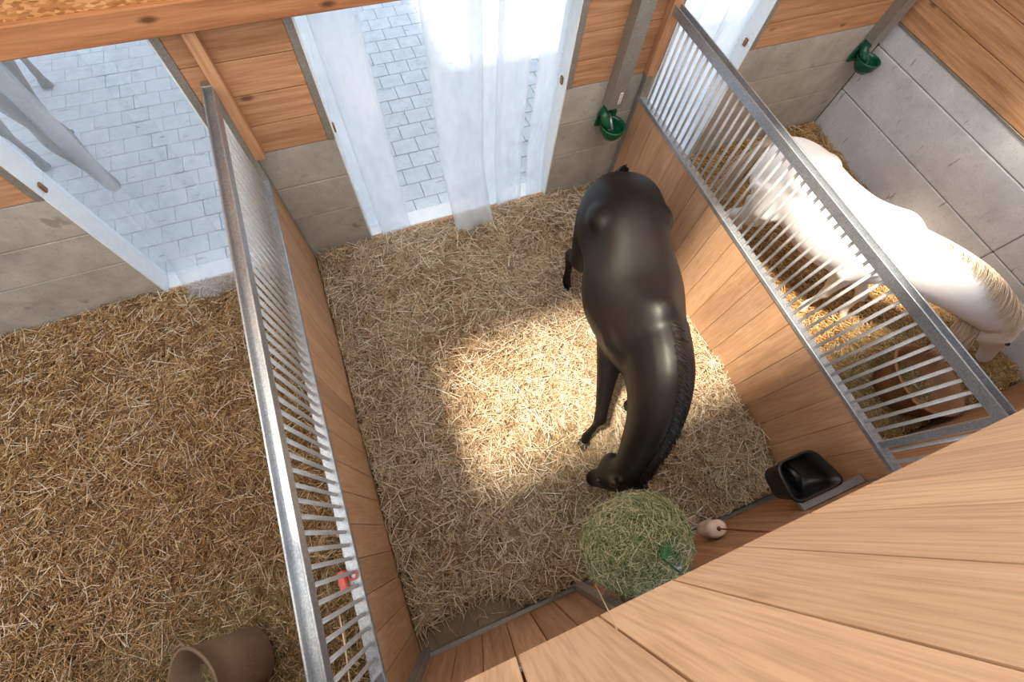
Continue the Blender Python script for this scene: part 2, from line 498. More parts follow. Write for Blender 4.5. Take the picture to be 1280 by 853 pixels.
# ---- loft parapet in front of the lens
wl = struct(obj('wall_loft', MB().box(-3.4, XR, YP - 0.10, YP - 0.032, ZP + 0.02, 3.98), 'beam_wood'), 'loft parapet of wide pale upright boards at lower right', 'wall')
gaps = [0.7196 + (g - 0.7196) * 0.4 for g in (1.2828, 1.8464, 2.4154, 3.022)]
bw = (gaps[3] - gaps[0]) / 3
edges = [gaps[0] + bw * k for k in range(-19, 0)] + gaps + [gaps[3] + bw * k for k in range(1, 26)]
for a, b in zip(edges[:-1], edges[1:]):
    if b > XR: break
    piece('wood_board', a + 0.0034, b - 0.0034, YP - 0.028, YP, ZP + random.uniform(-0.002, 0.002), 4.02, 'loft_wood', wl, 0.001)
struct(obj('floor_loft', MB().box(-3.4, XR, -2.6, YP - 0.03, ZP + 0.02, ZP + 0.10), 'beam_wood'), 'timber loft floor behind the parapet', 'floor')

# ---- roof with two long rooflights, canopy over the yard edge
rf = MB()
ZRF = 6.0
Y0, Y1 = 1.12, 2.34            # rooflight band
strips = [(-1.56, 4.2), (4.85, 9.0)]
for a, b, c, d in ((-7, 12, -3.2, Y0), (-7, 12, Y1, 4.2), (-7, strips[0][0], Y0, Y1), (strips[0][1], strips[1][0], Y0, Y1), (strips[1][1], 12, Y0, Y1)):
    rf.add([(a, c, ZRF), (b, c, ZRF), (b, d, ZRF), (a, d, ZRF)], [(0, 1, 2, 3)])
struct(obj('ceiling', rf, 'light_fill_roof'), 'unseen roof made translucent to fill the stalls with light, with long clear rooflights', 'ceiling')
struct(obj('ceiling_canopy', MB().box(-7, 12, D + 0.2, 6.55, 4.6, 4.68), 'roof'), 'canopy sheltering the yard edge outside the doorways', 'ceiling')
struct(obj('ceiling_yard_shade', MB().box(-9, 0.42, 6.55, 11.0, 4.6, 4.68), 'roof'), 'unseen slab added to shade the left part of the yard', 'ceiling')  # out of view, added to keep sun off the yard's left side
for i, (a, b) in enumerate(strips):
    portal('rooflight_portal', ((a + b) / 2, (Y0 + Y1) / 2, ZRF + 0.04), b - a, Y1 - Y0, (0, 0, 0))
portal('aisle_portal', (0.25, -3.05, 3.0), 12.9, 6.0, (math.radians(-90), 0, math.radians(180)))

# ---- openings: frames, thresholds, strip curtains
def opening(n, x0, x1, label):
    d = struct(empty('door_%d' % n, ((x0 + x1) / 2, D + 0.1, 0)), label, 'doorway')
    for nm, a, b in (('jamb', x0 - 0.004, x0 + 0.012), ('jamb', x1 - 0.012, x1 + 0.004)):
        piece(nm, a, b, D - 0.004, D + 0.24, 0.0, 1.52, 'white_metal', d, 0.002)
        piece(nm, a, b, D - 0.004, D + 0.24, 1.523, 2.5, 'white_metal', d, 0.002)
    piece('threshold', x0 + 0.012, x1 - 0.012, D + 0.05, D + 0.24, 0.0, 0.13, 'white_metal', d, 0.008)
    piece('kick_board', x0 + 0.012, x1 - 0.012, D + 0.005, D + 0.045, 0.0, 0.125, 'back_wood', d, 0.004)
    for a in (x0 + 0.012, x1 - 0.027):
        piece('latch', a, a + 0.015, D + 0.05, D + 0.09, 1.50, 1.57, 'brass', d, 0.002)
    return d
opening(1, -1.442, -0.19, 'left curtained doorway with white jambs, grey horse outside')
opening(2, 0.617, 2.685, 'wide middle doorway with white jambs behind the dark horse')
opening(3, 3.66, 4.70, 'right doorway with white jamb seen behind the grille bars')

def strip(x0t, x1t, x0b, x1b, y, zb, bulge, seed, parent, drape=0.0, mat='pvc'):
    """one hanging PVC strip; top edge x0t..x1t, bottom edge x0b..x1b, gently wavy"""
    r = random.Random(seed); nx, nz = 8, 26
    ph = [r.uniform(0, 6.28) for _ in range(4)]
    mb = MB(); vs = []; fs = []
    for j in range(nz + 1):
        v = j / nz; z = 2.62 + (zb - 2.62) * v
        for i in range(nx + 1):
            u = i / nx
            x = (x0t + (x0b - x0t) * v) * (1 - u) + (x1t + (x1b - x1t) * v) * u
            yy = y + bulge * (math.sin(u * 5.0 + ph[0]) * 0.5 + math.sin(u * 9 + ph[1] + v * 1.5) * 0.3) * (0.35 + 0.65 * v)
            yy -= drape * max(0.0, (v - 0.72) / 0.28) ** 1.5
            yy += 0.01 * math.sin(v * 6 + ph[2])
            vs.append((x, yy, z))
    for j in range(nz):
        for i in range(nx):
            a = j * (nx + 1) + i; fs.append((a, a + 1, a + nx + 2, a + nx + 1))
    mb.add(vs, fs)
    o = obj('strip', mb, mat, parent, smooth=True)
    o.location = -parent.location
    sol = o.modifiers.new('thickness', 'SOLIDIFY'); sol.thickness = 0.0025
    return o
def curtain(label, loc, rows, mat='pvc'):
    c = tag(empty('strip_curtain', loc), label, 'curtain')
    for k, rw in enumerate(rows): strip(*rw[:4], rw[4], rw[5], rw[6], k * 13 + int(loc[0] * 10), c, rw[7], mat)
    obj('rail', MB().box(rows[0][0] - loc[0], rows[-1][1] - loc[0], -0.03, 0.03, 2.60, 2.66), 'galv', c)
    return c
curtain('hazy clear strip curtain across the left doorway in front of the grey horse', (-0.8, 4.10, 0),
        [(-1.44, -1.02, -1.43, -1.10, 4.13, 0.10, 0.03, 0.0), (-1.10, -0.60, -1.20, -0.70, 4.07, 0.10, 0.03, 0.42), (-0.46, -0.19, -0.66, -0.20, 4.10, 0.12, 0.03, 0.36)], 'pvc_clear')
curtain('hazy clear strip curtain parted in the middle doorway behind the dark horse', (1.65, 4.10, 0),
        [(0.62, 0.80, 0.62, 0.86, 4.14, 0.08, 0.025, 0.0), (0.70, 1.03, 0.74, 1.06, 4.08, 0.08, 0.02, 0.10), (1.44, 1.92, 1.52, 1.95, 4.07, 0.12, 0.035, 0.40),
         (1.82, 2.12, 1.86, 2.14, 4.12, 0.05, 0.03, 0.10), (2.04, 2.36, 2.08, 2.38, 4.08, 0.05, 0.03, 0.12), (2.44, 2.68, 2.46, 2.68, 4.10, 0.06, 0.03, 0.10)])
curtain('white strip curtain in the right doorway behind the galvanised grille', (4.2, 4.10, 0),
        [(3.67, 4.05, 3.67, 4.05, 4.10, 0.08, 0.03, 0.0), (3.98, 4.40, 3.98, 4.40, 4.14, 0.08, 0.03, 0.0), (4.32, 4.68, 4.32, 4.68, 4.10, 0.08, 0.03, 0.05)])

# ---- yard paving, block by block
pv = struct(obj('floor_yard', MB().box(-12, 14, 4.15, 16, -0.16, -0.026), 'paver_joint'), 'grey block paving in the yard outside the doorways', 'paving')
PR, PL = 0.241, 0.30
cells = []
for j in range(30):
    y0 = 4.21 + j * PR
    off = (j % 2) * PL / 2
    for i in range(-34, 44):
        x0 = i * PL + off
        cx, cy = x0 + PL / 2, y0 + PR / 2
        # lines of sight through the openings, from the lens
        t = (4.1 - 0.772) / (cy - 0.772); xs = 0.72 + (cx - 0.72) * t
        seen = (-1.44 < xs < -0.15) or (0.62 < xs < 2.7) or (3.66 < xs < 4.72)
        cells.append((not seen, cy, x0, y0))
cells.sort()
g = 0.0028
rest = MB()
for k, (ns, cy, x0, y0) in enumerate(cells):
    if k < 300:
        dz = random.uniform(-0.0015, 0.0015)
        o = piece('paver', x0 + g, x0 + PL - g, y0 + g, y0 + PR - g, -0.06, 0.0, 'paver', pv, 0.005)
        o.location.z += dz
    else:
        rest.box(x0 + g, x0 + PL - g, y0 + g, y0 + PR - g, -0.03, 0.0)
o = obj('far_pavers', rest, 'paver', pv); o['kind'] = 'stuff'

# ================================================================== PARTITIONS
bar_mesh = MB().tube([(0, 0, ZR + 0.02), (0, 0, ZT - 0.047)], 0.0112, 10).mesh('bar', 'galv_bar', True)
def partition(x_face, sgn, label):
    """sgn: +1 when the face seen is +x (body lies to -x)"""
    p = tag(empty('stall_partition', (x_face, D / 2, 0)), label, 'partition', 'stall partitions')
    xa, xb = (x_face - 0.045, x_face) if sgn > 0 else (x_face, x_face + 0.045)
    ra, rb = (x_face - 0.066, x_face + 0.006) if sgn > 0 else (x_face - 0.006, x_face + 0.066)
    y = 0.06
    while y < D - 0.03:
        y1 = min(y + 0.206, D - 0.012)
        piece('wood_board', xa, xb, y, y1 - 0.0025, 0.02, ZR + 0.005, 'part_wood', p, 0.003)
        y += 0.206
    piece('bottom_rail', ra, rb, 0.02, D - 0.012, ZR, ZR + 0.042, 'galv', p, 0.004)
    # open channel for the top rail
    tr = MB()
    ya, yb = 0.02 - D / 2, D - 0.012 - D / 2
    tr.box(ra - x_face, ra - x_face + 0.011, ya, yb, ZT - 0.075, ZT, 0.002)
    tr.box(rb - x_face - 0.011, rb - x_face, ya, yb, ZT - 0.075, ZT, 0.002)
    tr.box(ra - x_face + 0.010, rb - x_face - 0.010, ya, yb, ZT - 0.050, ZT - 0.040)
    obj('top_rail', tr, 'galv', p)
    xm = (ra + rb) / 2
    y = 1.125 - 0.0757 * 14
    while y < D - 0.12:
        if abs(y - 0.27) > 0.03:
            link('bar', bar_mesh, p, (xm - x_face, y - D / 2, 0))
        y += 0.0757
    piece('end_post', ra, rb, D - 0.07, D - 0.014, 0.0, ZT + 0.002, 'zinc', p, 0.004)
    piece('end_post', ra, rb, 0.012, 0.06, 0.0, ZT + 0.002, 'zinc', p, 0.004)
    piece('grille_post', xm - 0.02, xm + 0.02, 0.245, 0.295, ZR + 0.03, ZT - 0.03, 'galv', p, 0.004)
    return p
partition(0.0, 1, 'stall partition left of the dark horse, boards below steel bars')
partition(W, -1, 'stall partition between the dark horse and the white horse')

# ================================================================== BEDDING
def bed_surface(name, stall, x0, x1, y0, y1, mat):
    nx, ny = int((x1 - x0) / 0.05), int((y1 - y0) / 0.05)
    xs, ys = np.meshgrid(np.linspace(x0, x1, nx + 1), np.linspace(y0, y1, ny + 1))
    zs = bed_h(xs, ys, stall) - 0.02
    vs = np.stack([xs, ys, zs], -1).reshape(-1, 3)
    fs = [(j * (nx + 1) + i, j * (nx + 1) + i + 1, (j + 1) * (nx + 1) + i + 1, (j + 1) * (nx + 1) + i) for j in range(ny) for i in range(nx)]
    return MB().add(vs.tolist(), fs).mesh(name, mat, True)

def strands(name, P, az, tilt, L, r, bend, mat, parent=None, seg3=True):
    """many stalks in one mesh: three-sided, two bent segments each (numpy arrays in, world space)"""
    n = len(P)
    d = np.stack([np.cos(az) * np.cos(tilt), np.sin(az) * np.cos(tilt), np.sin(tilt)], -1)
    s = np.stack([-np.sin(az), np.cos(az), np.zeros(n)], -1)
    u = np.cross(d, s)
    k = np.array([-0.5, 0.0, 0.5]); bz = np.array([0.0, 1.0, 0.0])
    c = P[:, None, :] + d[:, None, :] * (L[:, None] * k)[:, :, None] + s[:, None, :] * (bend[:, None] * bz)[:, :, None] + np.array([0, 0, 1.0]) * (np.abs(bend)[:, None] * bz * 0.3)[:, :, None]
    ang = np.array([math.pi / 2, math.pi / 2 + 2.094, math.pi / 2 + 4.189])
    off = s[:, None, :] * np.cos(ang)[None, :, None] + u[:, None, :] * np.sin(ang)[None, :, None]
    tap = np.array([1.0, 1.0, 0.6])
    V = c[:, :, None, :] + off[:, None, :, :] * (r[:, None] * tap)[:, :, None, None]
    V = V.reshape(-1, 3)
    base = (np.arange(n) * 9)[:, None]
    q = []
    for a in (0, 3):
        for e in range(3):
            e2 = (e + 1) % 3
            q.append([a + e, a + e2, a + 3 + e2, a + 3 + e])
    F = (base[:, :, None] + np.array(q)[None]).reshape(-1, 4)
    me = bpy.data.meshes.new(name)
    me.vertices.add(len(V)); me.vertices.foreach_set('co', V.astype(np.float32).ravel())
    me.loops.add(F.size); me.loops.foreach_set('vertex_index', F.astype(np.int32).ravel())
    me.polygons.add(len(F)); me.polygons.foreach_set('loop_start', np.arange(0, F.size, 4, dtype=np.int32))
    me.polygons.foreach_set('loop_total', np.full(len(F), 4, dtype=np.int32))
    me.update(calc_edges=True)
    me.materials.append(MATS[mat])
    return link(name, me, parent)

def scatter(n, x0, x1, y0, y1, stall, Lr=(0.07, 0.24), rr=(0.002, 0.0052), tilt=0.34, lift=0.055, keep=None):
    x = RNG.uniform(x0, x1, n); y = RNG.uniform(y0, y1, n)
    if keep is not None:
        m = keep(x, y) > RNG.uniform(0, 1, n); x = x[m]; y = y[m]; n = len(x)
    L = RNG.uniform(*Lr, n); r = RNG.uniform(*rr, n)
    az = RNG.uniform(0, 2 * np.pi, n) + 0.8 * snoise(x, y, 9, 4.0)
    tl = RNG.normal(0, tilt, n)
    mrg = L * 0.5 * np.abs(np.cos(az))
    x = np.clip(x, x0 + mrg, x1 - mrg)
    mrg = L * 0.5 * np.abs(np.sin(az))
    y = np.clip(y, y0 + mrg, y1 - mrg)
    z = bed_h(x, y, stall) + RNG.uniform(-0.015, lift, n) ** 1
    P = np.stack([x, y, np.maximum(z, 0.006)], -1)
    return P, az, tl, L, r, RNG.normal(0, 0.012, n)

def keep_mid(x, y):
    h = bed_h(x, y, 1)
    return np.clip((h - 0.0) / 0.05, 0.03, 1)

b1 = link('straw_bedding', bed_surface('straw_bedding', 1, 0.008, W - 0.008, 0.085, D - 0.008, 'bed_mid'))
b1['kind'] = 'stuff'; tag(b1, 'pale straw bedding with a sunlit patch in the middle stall', 'straw')
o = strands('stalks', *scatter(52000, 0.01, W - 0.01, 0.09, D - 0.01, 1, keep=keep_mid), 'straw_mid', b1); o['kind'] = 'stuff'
o = strands('pale_stalks', *scatter(9000, 0.01, W - 0.01, 0.09, D - 0.01, 1, (0.12, 0.32), (0.0028, 0.005), 0.3, 0.07, keep_mid), 'straw_pale', b1); o['kind'] = 'stuff'
b0 = link('straw_bedding', bed_surface('straw_bedding', 0, -3.4, -0.075, 0.05, D, 'bed_left'))
b0['kind'] = 'stuff'; tag(b0, 'golden brown straw bedding in the left stall', 'straw')
o = strands('stalks', *scatter(50000, -3.3, -0.08, 0.06, D - 0.01, 0, (0.06, 0.2)), 'straw_left', b0); o['kind'] = 'stuff'
o = strands('pale_stalks', *scatter(5500, -3.3, -0.08, 0.06, D - 0.01, 0, (0.10, 0.28), (0.0024, 0.0045), 0.3, 0.06), 'straw_pale', b0); o['kind'] = 'stuff'
b2 = link('straw_bedding', bed_surface('straw_bedding', 2, W + 0.075, XR, 0.05, D, 'bed_left'))
b2['kind'] = 'stuff'; tag(b2, 'straw bedding under the white horse in the right stall', 'straw')
o = strands('stalks', *scatter(30000, W + 0.08, XR - 0.01, 0.06, D - 0.01, 2), 'straw_right', b2); o['kind'] = 'stuff'
# spilled hay, finer and greyer than the straw
def blob(cx, cy, rx, ry):
    return lambda x, y: np.clip(1.3 - ((x - cx) / rx) ** 2 - ((y - cy) / ry) ** 2, 0, 1)
h1 = strands('hay_spill', *scatter(15000, 0.9, 2.6, 0.15, 1.6, 1, (0.06, 0.2), (0.001, 0.0022), 0.25, 0.055, blob(1.75, 0.85, 0.75, 0.6)), 'hay')
h1['kind'] = 'stuff'; tag(h1, 'grey-green hay spilled below the hay net', 'hay')
h2 = strands('hay_spill', *scatter(15000, -2.6, -0.1, 0.1, 1.4, 0, (0.06, 0.2), (0.001, 0.0022), 0.25, 0.055, blob(-1.35, 0.55, 1.2, 0.6)), 'hay')
h2['kind'] = 'stuff'; tag(h2, 'grey-green hay spilled around the taupe tub in the left stall', 'hay')
h3 = strands('hay_spill', *scatter(14000, 4.1, 6.6, 0.1, 1.3, 2, (0.06, 0.2), (0.001, 0.0024), 0.3, 0.08, blob(5.4, 0.55, 1.3, 0.65)), 'hay')
h3['kind'] = 'stuff'; tag(h3, 'hay heap around the brown tub in the right stall', 'hay')

# ================================================================== HORSES
def ring(c, lat, up, hw, hu, hd, seg=24, e=2.2, peak=0.0, groove=0.0):
    pts = []
    for k in range(seg):
        a = 2 * math.pi * k / seg
        ca, sa = math.cos(a), math.sin(a)
        x = math.copysign(abs(ca) ** (2 / e), ca); z = math.copysign(abs(sa) ** (2 / e), sa)
        if sa > 0: x *= 1 - peak * sa
        h = hu if sa > 0 else hd
        gz = -groove * max(0, sa) ** 14
        pts.append(c + lat * (hw * x) + up * (h * z + gz))
    return pts

def frame_loft(mb, sts, latref, seg=18, e=2.1):
    """sts: (P, hw, hh); cross-sections square to the path, lateral axis kept near latref"""
    n = len(sts); P = [Vector(s[0]) for s in sts]; rings = []
    for i, (p, hw, hh) in enumerate(sts):
        t = (P[min(i + 1, n - 1)] - P[max(i - 1, 0)]).normalized()
        lr = Vector(latref[i] if isinstance(latref, list) else latref)
        lat = (lr - t * lr.dot(t)).normalized()
        up = lat.cross(t).normalized()
        rings.append(ring(P[i], lat, up, hw, hh, hh, seg, e))
    mb.loft(rings)

def catmull(pts, n):
    pts = [Vector(p) for p in pts]; out = []
    ext = [pts[0] * 2 - pts[1]] + pts + [pts[-1] * 2 - pts[-2]]
    for i in range(1, len(ext) - 2):
        for k in range(n):
            t = k / n; p0, p1, p2, p3 = ext[i - 1:i + 3]
            out.append(0.5 * ((2 * p1) + (p2 - p0) * t + (2 * p0 - 5 * p1 + 4 * p2 - p3) * t * t + (3 * p1 - p0 - 3 * p2 + p3) * t ** 3))
    out.append(pts[-1]); return out

def hair(name, roots, dirs, length, sag, r0, mat, parent, nseg=5, jitter=0.02, seed=1):
    """locks of hair: thin tapering three-sided tubes"""
    r = random.Random(seed); mb = MB()
    for ii, (p, d) in enumerate(zip(roots, dirs)):
        p = Vector(p); d = Vector(d).normalized(); L = (length(ii / len(roots)) if callable(length) else length) * r.uniform(0.65, 1.1)
        d = (d + Vector((r.uniform(-1, 1), r.uniform(-1, 1), r.uniform(-1, 1))) * 0.18).normalized()
        pts = [p]; cur = d.copy()
        for s in range(nseg):
            cur = (cur + Vector((0, 0, -sag / nseg)) + Vector((r.uniform(-1, 1), r.uniform(-1, 1), 0)) * jitter).normalized()
            pts.append(pts[-1] + cur * (L / nseg))
        mb.tube(pts, [r0 * (1 - 0.85 * (i / nseg) ** 1.3) for i in range(nseg + 1)], 3, False)
    me = mb.mesh(name, mat, True)
    ob = link(name, me, parent); ob['kind'] = 'stuff'
    return ob

def make_horse(label, mats, spine, scale, neck, poll, muzzle, jaw, legs, mane_side, mane_len, tail_dir, tail_len, belly=1.0, group=None, mane_dir=None, mane_n=16, mane_r=0.006, wide=1.0, mane_out=1.0):
    """spine: ground-plane points (x, y) from buttock to chest; everything else in world space"""
    coatm, hairm, hoofm = mats
    sp = catmull([(a, b, 0) for a, b in spine], 12)
    acc = [0.0]
    for i in range(1, len(sp)): acc.append(acc[-1] + (sp[i] - sp[i - 1]).length)
    def at(s):
        if s <= 0: return sp[0] + (sp[0] - sp[1]).normalized() * (-s), (sp[1] - sp[0]).normalized()
        for i in range(1, len(sp)):
            if acc[i] >= s:
                t = (s - acc[i - 1]) / max(1e-6, acc[i] - acc[i - 1])
                return sp[i - 1].lerp(sp[i], t), (sp[i] - sp[i - 1]).normalized()
        return sp[-1] + (sp[-1] - sp[-2]).normalized() * (s - acc[-1]), (sp[-1] - sp[-2]).normalized()
    def MM(x, y, z):       # horse-local: x forward from mid-trunk, y to its left, z up
        c, f = at((x + 0.80) * scale)
        left = Vector((-f.y, f.x, 0))
        return c + left * (y * scale) + Vector((0, 0, z * scale))
    up = Vector((0, 0, 1))
    T = [(-0.815, 1.20, 0.07, 0.10, 0.12, 0, 0.0), (-0.77, 1.22, 0.17, 0.19, 0.24, 0, 0.01), (-0.68, 1.20, 0.25, 0.27, 0.30, 0, 0.018),
         (-0.55, 1.20, 0.295, 0.315, 0.33, 0.10, 0.014), (-0.40, 1.20, 0.305, 0.33, 0.35, 0.12, 0.006), (-0.26, 1.19, 0.285, 0.325, 0.35, 0.10, 0),
         (-0.12, 1.16, 0.285, 0.33, 0.36, 0.06, 0), (0.04, 1.13, 0.315 * belly, 0.335, 0.37, 0.06, 0), (0.20, 1.11, 0.325 * belly, 0.35, 0.37, 0.10, 0),
         (0.34, 1.12, 0.305, 0.38, 0.37, 0.22, 0), (0.47, 1.14, 0.275, 0.42, 0.37, 0.42, 0), (0.60, 1.14, 0.25, 0.38, 0.35, 0.42, 0),
         (0.71, 1.12, 0.22, 0.30, 0.28, 0.30, 0), (0.80, 1.09, 0.15, 0.20, 0.19, 0.1, 0), (0.84, 1.08, 0.07, 0.10, 0.10, 0, 0)]
    TT = np.array(T); xs_ = TT[:, 0]; tt = np.arange(len(T))
    fine = []
    for i in range(len(T) - 1):           # smooth spline through the stations
        p0, p1, p2, p3 = TT[max(i - 1, 0)], TT[i], TT[i + 1], TT[min(i + 2, len(T) - 1)]
        for k in range(5):
            t = k / 5
            fine.append(0.5 * (2 * p1 + (p2 - p0) * t + (2 * p0 - 5 * p1 + 4 * p2 - p3) * t * t + (3 * p1 - p0 - 3 * p2 + p3) * t ** 3))
    fine.append(TT[-1])
    mb = MB(); rings = []
    for x, zc, hw, hu, hd, pk, gr in [tuple(float(v) for v in q) for q in fine]:
        c = MM(x, 0, zc); lat = (MM(x, 0.1, zc) - MM(x, -0.1, zc)).normalized()
        rings.append(ring(c, lat, up, hw * scale * (1 + (wide - 1) * min(1.0, max(0.0, (0.78 - x) / 0.2))), hu * scale, hd * scale, 28, 2.25, pk, gr * scale))
    mb.loft(rings)
    # hip bones and shoulder blades as low bumps
    for s in (1, -1):
        for (x, y, z, rx) in ((-0.34, 0.185 * wide, 1.345, 0.12), (0.50, 0.135 * wide, 1.14, 0.17)):
            c = MM(x, s * y, z); R = rx * scale
            f = at((x + 0.8) * scale)[1]; lat = Vector((-f.y, f.x, 0))
            rr = []
            for i in range(1, 8):
                a = math.pi * i / 8
                rr.append(ring(c + f * (math.cos(a) * R * 1.25), lat, up, R * math.sin(a), R * math.sin(a), R * math.sin(a), 12, 2))
            mb.loft(rr)
    # neck
    f0 = (Vector(muzzle) - Vector(poll)).normalized()
    jv = Vector(jaw); jv = (jv - f0 * jv.dot(f0)).normalized()
    hlat = f0.cross(jv).normalized()
    nlat0 = (MM(0.5, 0.1, 1) - MM(0.5, -0.1, 1)).normalized()
    if hlat.dot(nlat0) < 0: hlat = -hlat
    P_ = catmull([n[0] for n in neck], 4); R_ = catmull([(n[1], n[2], 0) for n in neck], 4)
    neck = [(p, q.x, q.y) for p, q in zip(P_, R_)]
    nn = len(neck); lats = [nlat0.lerp(hlat, (i / (nn - 1)) ** 1.6) for i in range(nn)]
    frame_loft(mb, neck, lats, 20, 2.0)
    # head: stations from poll to muzzle; jaw side deeper than the brow
    H = Vector(poll); hl = (Vector(muzzle) - H).length
    hs = [(-0.07, 0.05, 0.05, 0.05), (0.0, 0.085, 0.075, 0.09), (0.10, 0.10, 0.085, 0.135), (0.22, 0.112, 0.085, 0.185), (0.33, 0.102, 0.08, 0.195),
          (0.45, 0.082, 0.072, 0.15), (0.60, 0.064, 0.066, 0.105), (0.75, 0.056, 0.06, 0.085), (0.88, 0.06, 0.058, 0.085), (0.96, 0.056, 0.05, 0.072), (1.01, 0.036, 0.03, 0.045)]
    kq = hl / 0.62
    rr = []
    for t, hw, hb, hj in hs:
        c = H + f0 * (hl * t)
        pts = []
        for k in range(20):
            a = 2 * math.pi * k / 20
            pts.append(c + hlat * (hw * kq * math.cos(a)) + jv * ((hj if math.sin(a) > 0 else hb) * kq * math.sin(a)))
        rr.append(pts)
    mb.loft(rr)
    # ears
    for s in (1, -1):
        b = H + hlat * (s * 0.062 * kq) - jv * 0.02
        tip = b - f0 * (0.19 * kq) + hlat * (s * 0.055 * kq) - jv * 0.03
        mb.tube([b + f0 * 0.03, b, b.lerp(tip, 0.35), b.lerp(tip, 0.7), tip], [0.034 * kq, 0.038 * kq, 0.036 * kq, 0.024 * kq, 0.006], 10)
    # legs
    hooves = []
    for kind, s, pts in legs:
        if kind == 'F':
            top = [MM(0.52, s * 0.15, 1.12), MM(0.48, s * 0.175, 0.92)]
            rad = [0.17, 0.125, 0.082, 0.056, 0.060, 0.037, 0.036, 0.046, 0.042]
        else:
            top = [MM(-0.52, s * 0.15, 1.18), MM(-0.40, s * 0.19, 0.95)]
            rad = [0.21, 0.175, 0.125, 0.072, 0.064, 0.042, 0.038, 0.048, 0.043]
        P = [Vector(p) for p in pts]      # mid-limb joint, knee/hock, fetlock, hoof
        a, kn, fe, ho = P
        if kind == 'F':
            path = top + [top[1].lerp(kn, 0.45), top[1].lerp(kn, 0.85), kn, kn.lerp(fe, 0.3), kn.lerp(fe, 0.75), fe, ho]
        else:
            path = top + [a, a.lerp(kn, 0.6), kn, kn.lerp(fe, 0.35), kn.lerp(fe, 0.75), fe, ho]
        mb.tube(path, [x * scale for x in rad], 14)
        hooves.append((fe, ho))
    me = mb.mesh('horse', coatm, True)
    base = MM(0, 0, 0)
    ho_ = link('horse', me)
    rm = ho_.modifiers.new('skin', 'REMESH'); rm.mode = 'VOXEL'; rm.voxel_size = 0.015; rm.use_smooth_shade = True
    sm = ho_.modifiers.new('smooth', 'SMOOTH'); sm.factor = 0.5; sm.iterations = 24
    dg = bpy.context.evaluated_depsgraph_get()
    bm_ = bpy.data.meshes.new_from_object(ho_.evaluated_get(dg))
    ho_.modifiers.clear(); ho_.data = bm_
    bm_.name = 'horse'
    bm_.polygons.foreach_set('use_smooth', [True] * len(bm_.polygons))
    tag(ho_, label, 'horse', group)
    # hooves
    for fe, ho in hooves:
        d = (ho - fe); d.z = 0; d = d * 0.6
        b = MB()
        c0 = Vector((ho.x, ho.y, ho.z + 0.045)); c1 = Vector((ho.x, ho.y, ho.z - 0.03)) + d
        rr = []
        for c, R in ((c0, 0.047), (c0.lerp(c1, 0.5), 0.055), (c1, 0.063), (c1 + Vector((0, 0, -0.005)), 0.058)):
            rr.append([c + Vector((math.cos(2 * math.pi * k / 16) * R * scale, math.sin(2 * math.pi * k / 16) * R * scale, 0)) for k in range(16)])
        b.loft(rr); obj('hoof', b, hoofm, ho_, smooth=True)
    # eyes
    for s in (1, -1):
        c = H + f0 * (hl * 0.26) + hlat * (s * 0.103 * kq) - jv * (0.02 * kq)
        rr = [ring(c + f0 * (0.022 * math.cos(math.pi * i / 6)), hlat, jv, 0.018 * math.sin(math.pi * i / 6), 0.018 * math.sin(math.pi * i / 6), 0.018 * math.sin(math.pi * i / 6), 10, 2) for i in range(1, 6)]
        b = MB(); b.loft(rr); obj('eye', b, 'eye', ho_, smooth=True)
    # mane along the crest
    crest = []; r = random.Random(5)
    NP = catmull([n[0] for n in neck], 2); HH = []
    for i in range(nn - 1):
        for k in range(2): HH.append((neck[i][2] + (neck[i + 1][2] - neck[i][2]) * k / 2, i + k / 2))
    HH.append((neck[-1][2], nn - 1))
    roots = []; dirs = []
    for i in range(1, len(NP)):
        t = (NP[min(i + 1, len(NP) - 1)] - NP[i - 1]).normalized()
        q = HH[i][1] / (nn - 1); lr = nlat0.lerp(hlat, q ** 1.6)
        lat = (lr - t * lr.dot(t)).normalized(); u = lat.cross(t).normalized()
        if u.z < 0 and q < 0.8: u = -u
        for k in range(mane_n):
            p = NP[i] + u * (HH[i][0] - 0.004) + lat * r.uniform(-0.018, 0.018) + t * r.uniform(-0.03, 0.03)
            roots.append(p)
            dd = lat * mane_side * mane_out + u * (0.35 if mane_out > 0.8 else 0.1) + t * 0.3
            if mane_dir is not None: dd = dd + Vector(mane_dir)
            dirs.append(dd)
    hair('mane', roots, dirs, mane_len,  1.9, mane_r, hairm, ho_, 7, 0.10, 3)
    # forelock
    hair('forelock', [H - f0 * 0.05 + hlat * r.uniform(-0.04, 0.04) for _ in range(40)], [f0 - jv * 0.5] * 40, 0.22, 0.2, 0.004, hairm, ho_, 4, 0.06, 8)
    # tail
    dock = MM(-0.79, 0, 1.40); f = at(0)[1]
    roots = []; dirs = []
    for k in range(260):
        q = r.random()
        roots.append(dock + Vector(tail_dir) * (0.20 * q) + Vector((r.uniform(-1, 1), r.uniform(-1, 1), r.uniform(-1, 1))) * 0.03 - up * 0.14 * q * q)
        dirs.append(Vector(tail_dir) * (1 - 0.6 * q) + Vector((0, 0, -0.4 - q)))
    hair('tail', roots, dirs, tail_len, 1.6, 0.006, hairm, ho_, 7, 0.05, 4)
    return ho_

